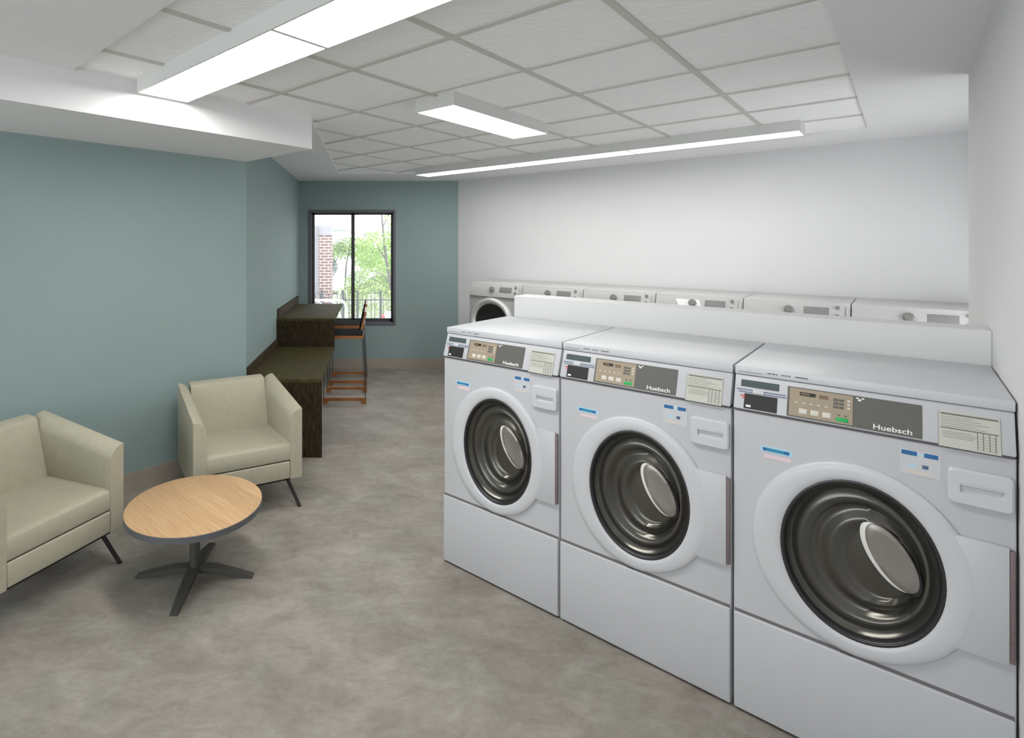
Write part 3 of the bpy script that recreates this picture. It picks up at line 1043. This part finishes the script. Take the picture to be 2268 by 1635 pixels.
# ------------------------------------------------------------------ bar stools
def make_stool(label):
    root = empty('bar_stool', (0, 0, 0), 0, label, 'stool', 'wood and black bar stools at the bar counter')
    hw = .233
    m_ = MB(); m_.box(-.20, .205, -hw, hw, .688, .722, bev=.002, seg=1); m_.build('seat', M['stool_wood'], parent=root)
    m_ = MB(); m_.box(-.198, .200, -hw + .001, hw - .001, .722, .728, bev=.002, seg=1); m_.build('seat_pad', M['stool_pad'], parent=root)
    m_ = MB()
    a, b, t = Vector((.176, 0, .787)), Vector((.219, 0, .975)), Vector((.022, 0, -.004))
    m_.hexa([a + Vector((0, -hw, 0)), a + Vector((0, hw, 0)), a + t + Vector((0, hw, 0)), a + t + Vector((0, -hw, 0)),
             b + Vector((0, -hw, 0)), b + Vector((0, hw, 0)), b + t + Vector((0, hw, 0)), b + t + Vector((0, -hw, 0))])
    bk = m_.build('backrest', M['stool_wood'], parent=root, smooth=0)
    m_ = MB(); s = Vector((-.016, 0, .003))
    m_.hexa([a + s + Vector((0, -hw, 0)), a + s + Vector((0, hw, 0)), a + Vector((0, hw, 0)), a + Vector((0, -hw, 0)),
             b + s + Vector((0, -hw, 0)), b + s + Vector((0, hw, 0)), b + Vector((0, hw, 0)), b + Vector((0, -hw, 0))])
    m_.build('back_pad', M['stool_pad'], parent=bk, smooth=0)
    for sy in (-1, 1):
        y = sy * (hw - .012)
        m_ = MB(); m_.tube([(.190, y, .80), (.196, y, .66), (.228, y, .064)], .0045, 8); m_.build('rear_rod', M['rod'], parent=root)
        m_ = MB(); m_.tube([(-.196, y, .69), (-.216, y, .064)], .0045, 8); m_.build('front_rod', M['rod'], parent=root)
        # floor rail cut out between its two feet
        x0, x1 = -.225, .238
        pr = [(x0, 0), (x0 + .048, 0)]
        pr += [(x0 + .048 + .028 * (1 - math.cos(k * math.pi / 12)), .030 * math.sin(k * math.pi / 12)) for k in range(1, 7)]
        pr += [(x1 - .048 - .028 * (1 - math.cos(k * math.pi / 12)), .030 * math.sin(k * math.pi / 12)) for k in range(6, 0, -1)]
        pr += [(x1 - .048, 0), (x1, 0), (x1, .064), (x0, .064)]
        m_ = MB()
        for yy in (y - .010, y + .010):
            m_.tess([Vector((x, yy, z)) for x, z in pr])
        m_.rings([[Vector((x, yy, z)) for x, z in pr] for yy in (y - .010, y + .010)], cap0=False, cap1=False)
        bmesh.ops.remove_doubles(m_.bm, verts=list(m_.bm.verts), dist=1e-5)
        bmesh.ops.recalc_face_normals(m_.bm, faces=list(m_.bm.faces))
        m_.build('floor_rail', M['stool_wood'], parent=root, smooth=25)
    return root


s1 = make_stool('nearer bar stool with black pad at the raised counter')
s1.location = (-.327, 5.985, 0)
s2 = copy_tree(s1)
s2['label'] = 'farther bar stool with black pad, next to the window'
s2.location = (-.327, 6.715, 0)

# ------------------------------------------------------------------ outside the window
rnd = random.Random(7)
m_ = MB(); m_.box(-14, 14, WY + .14, 21, -.35, -.25); struct(m_.build('ground', M['ground'], smooth=0))
m_ = MB(); m_.box(-40, 40, 21, 80, -1.70, -1.56); struct(m_.build('street', M['street'], smooth=0))

bp = empty('brick_pillar', (-1.2, 13.0, -.25), 0, 'red brick pillar seen through the left pane', 'pillar')
m_ = MB(); m_.box(-.13, .155, 0, .5, 0, 2.16); m_.build('brick_face', M['brick'], parent=bp, smooth=0)
m_ = MB(); m_.box(-.50, -.13, .03, .5, 0, 2.38); m_.box(-.13, .16, -.01, .5, 2.16, 2.38); m_.build('concrete_part', M['concrete'], parent=bp, smooth=0)
# canopy running away to the right
m_ = MB()
a0, a1 = Vector((-2.4, 9.0, 0)), Vector((1.0, 26.2, 0))
dv = (a1 - a0).normalized(); nn = Vector((-dv.y, dv.x, 0))
r4 = [a0, a1, a1 + nn * 7, a0 + nn * 7]
m_.hexa([Vector((p.x, p.y, 2.13)) for p in r4] + [Vector((p.x, p.y, 2.60)) for p in r4])
r4 = [a0 - nn * .12, a1 - nn * .12, a1 + nn * 7, a0 + nn * 7]
m_.hexa([Vector((p.x, p.y, 2.60)) for p in r4] + [Vector((p.x, p.y, 2.66)) for p in r4])
tag(m_.build('canopy', M['canopy'], smooth=0), 'white flat canopy roof above the brick pillar outside', 'canopy')

# hoop-topped fence
fc = empty('fence', (0, 12.0, -.25), 0, 'dark hoop-topped railing fence outside the window', 'fence')
m_ = MB()
x = -3.0
while x < 3.0:
    m_.tube([(x, 0, .06), (x, 0, .80)] + [(x + .055 - .055 * math.cos(k * math.pi / 8), 0, .80 + .075 * math.sin(k * math.pi / 8)) for k in range(1, 8)] + [(x + .11, 0, .80), (x + .11, 0, .06)], .0085, 6)
    x += .1875
m_.build('hoops', M['fence'], parent=fc)
for z in (.10, .70):
    m_ = MB(); m_.box(-3.0, 3.0, -.012, .012, z, z + .022); m_.build('rail', M['fence'], parent=fc)
for xx in (-2.1, -1.17, -.70, -.38, .13, 1.1, 2.0):
    m_ = MB(); m_.box(xx - .025, xx + .025, -.025, .025, 0, .90); m_.box(xx - .032, xx + .032, -.032, .032, .90, .925); m_.build('post', M['fence'], parent=fc)

# bicycle rack
rk = empty('bicycle_rack', (-1.2, 10.5, -.25), 0, 'pale steel bicycle rack with curved loops outside the left pane', 'bicycle rack')
m_ = MB()
pts = [(-.9, 0, 0), (-.9, 0, .74)] + [(-.78 - .12 * math.cos(k * math.pi / 12), 0, .74 + .12 * math.sin(k * math.pi / 12)) for k in range(1, 7)]
pts += [(.50 + .15 * math.sin(k * math.pi / 12), 0, .71 + .15 * math.cos(k * math.pi / 12)) for k in range(0, 7)] + [(.65, 0, 0)]
m_.tube(pts, .022, 10); m_.build('frame', M['rack'], parent=rk)
for xx in (-.55, -.25, .05, .30):
    m_ = MB()
    m_.tube([(xx + .26 * math.sin(k * math.pi / 14), -.02 - .25 * k / 14, .85 - .42 * (1 - math.cos(k * math.pi / 14))) for k in range(0, 15)], .012, 8)
    m_.build('loop', M['rack'], parent=rk)


def leaves(m_, cx_, cy_, cz_, rx, ry, rz, n, s):
    for _ in range(n):
        while True:
            p = Vector((rnd.uniform(-1, 1), rnd.uniform(-1, 1), rnd.uniform(-1, 1)))
            if .12 < p.length < 1: break
        p = Vector((cx_ + p.x * rx, cy_ + p.y * ry, cz_ + p.z * rz))
        e = Euler((rnd.uniform(-1, 1), rnd.uniform(-1, 1), rnd.uniform(0, 6.28))).to_matrix()
        k = s * rnd.uniform(.6, 1.2)
        m_.poly([p + e @ Vector(c) for c in ((-k, 0, 0), (0, -k * .5, .15 * k), (k, 0, 0), (0, k * .5, .15 * k))])


def tree(x, y, z0, limbs, clumps, leaf, label, s=.05):
    r = empty('tree', (x, y, z0), 0, label, 'tree', 'trees beyond the fence')
    t_ = MB()
    for pts, a, b in limbs: t_.tube(pts, a, 7, r1=b)
    t_.build('trunk', M['bark'], parent=r)
    f_ = MB()
    for c in clumps: leaves(f_, *c, s)
    f_.build('foliage', M[leaf], parent=r, smooth=0)


tree(.50, 15.0, -.25, [([(0, 0, 0), (-.05, 0, .8), (-.18, 0, 1.5), (-.26, 0, 2.2), (-.34, 0, 3.1)], .06, .018),
                       ([(-.05, 0, .8), (.12, 0, 1.2), (.22, .1, 1.8)], .03, .01), ([(-.18, 0, 1.5), (-.5, .1, 2.0), (-.8, 0, 2.2)], .02, .008),
                       ([(-.05, 0, .85), (-.3, 0, 1.1), (-.5, 0, 1.2)], .018, .007), ([(-.28, 0, 2.4), (-.05, 0, 2.9)], .016, .007)],
     [(.08, 0, 2.75, .34, .5, .5, 620), (-.45, .2, 2.0, .6, .5, .32, 1100), (.1, .2, 1.9, .4, .5, .5, 800), (-.75, .3, 1.6, .45, .4, .35, 650), (-.3, .3, 1.35, .6, .4, .28, 600), (.15, .3, 1.3, .3, .4, .3, 300)],
     'leaf', 'slim tree with grey trunk and light green leaves in the right pane', .042)
tree(-1.0, 18.0, -.25, [([(0, 0, 0), (.05, 0, 1.2), (.2, 0, 2.0)], .04, .015)],
     [(.25, 0, 1.85, .75, .4, .32, 1300), (.7, 0, 1.5, .5, .4, .4, 800), (-.2, 0, 1.7, .5, .4, .3, 700)], 'leaf', 'leafy pale green tree between the brick pillar and the window mullion', .05)
tree(-2.15, 24.0, -1.35, [([(0, 0, 0), (0, 0, 2.4)], .09, .04)],
     [(0.1, 0, 2.15, .42, .5, .62, 1200)], 'leaf_dark', 'dark green tree right beside the brick pillar', .06)
tree(.9, 27.5, -1.35, [([(0, 0, 0), (0, 0, 1.5), (.1, 0, 2.4)], .10, .04)],
     [(0, 0, 2.45, 1.3, .6, .75, 1800), (-.9, 0, 2.1, .9, .6, .6, 900)], 'leaf', 'broad hazy green tree farthest back in the right pane', .07)

for sx_, sy_, lb in ((-.46, 16.2, 'pale green shrub behind the hedge, right of the window mullion'), (.36, 17.0, 'pale green shrub behind the hedge, at the foot of the slim tree')):
    sb = empty('shrub', (sx_, sy_, -.25), 0, lb, 'shrub', 'shrubs behind the hedge')
    f_ = MB(); leaves(f_, 0, 0, .72, .46, .35, .52, 1500, .042); f_.build('foliage', M['hedge'], parent=sb, smooth=0)
    f_ = MB(); f_.tube([(0, 0, 0), (.02, 0, .6)], .02, 7); f_.build('stem', M['bark'], parent=sb)

hd = MB()
for k in range(15):
    leaves(hd, -.90 + k * .20, 14.0 + rnd.uniform(-.2, .2), .16 + rnd.uniform(-.05, .08), .22, .3, .44 + rnd.uniform(0, .14), 330, .036)
tag(hd.build('hedge', M['hedge'], smooth=0), 'pale green hedge growing behind the railing fence', 'hedge')


def car(x, y, z, L, label, rz=0):
    r = empty('car', (x, y, z), rz, label, 'car', 'dark cars parked on the street')
    m_ = MB()
    h = L / 2
    pr = [(-h, .30), (-h, .72), (-h + .25, .80), (-h + .95, .88), (-h + 1.55, 1.38), (h - 1.2, 1.40), (h - .45, .95), (h - .03, .85), (h, .32)]
    m_.rings([[Vector((q_[0], yy, q_[1])) for q_ in pr] for yy in (-.85, .85)]); m_.build('body', M['car_dark'], parent=r, smooth=20)
    m_ = MB(); pr = [(-h + 1.15, .92), (-h + 1.62, 1.32), (h - 1.25, 1.34), (h - .75, .96)]
    m_.rings([[Vector((q_[0], yy, q_[1])) for q_ in pr] for yy in (-.857, .857)]); m_.build('side_glass', M['car_glass'], parent=r, smooth=0)
    for xx in (-h + .8, h - .8):
        for yy in (-.80, .80):
            m_ = MB(); m_.tube([(xx, yy - .09, .32), (xx, yy + .09, .32)], .32, 20); m_.build('wheel', M['tyre'], parent=r)


car(-3.75, 28.0, -1.56, 4.2, 'dark car parked on the street right beside the brick pillar')
car(.45, 33.0, -1.56, 4.2, 'dark car parked on the street behind the window mullion')
m_ = MB(); m_.tube([(-1.72, 27.0, -1.35), (-1.72, 27.0, .55), (-1.72, 27, 1.25)], .05, 8)
tag(m_.build('light_pole', M['canopy']), 'thin white pole standing beyond the fence in the left pane', 'pole')
ct = empty('planter', (.30, 11.3, -.25), 0, 'white rounded tub with a red end, lower right corner of the window', 'planter')
m_ = MB(); m_.box(-.10, .35, -.15, .15, 0, .54, bev=.07, seg=4); m_.build('tub', M['canopy'], parent=ct)
m_ = MB(); m_.box(-.16, -.09, -.13, .13, .0, .47, bev=.03, seg=3); m_.build('end_panel', M['red'], parent=ct)
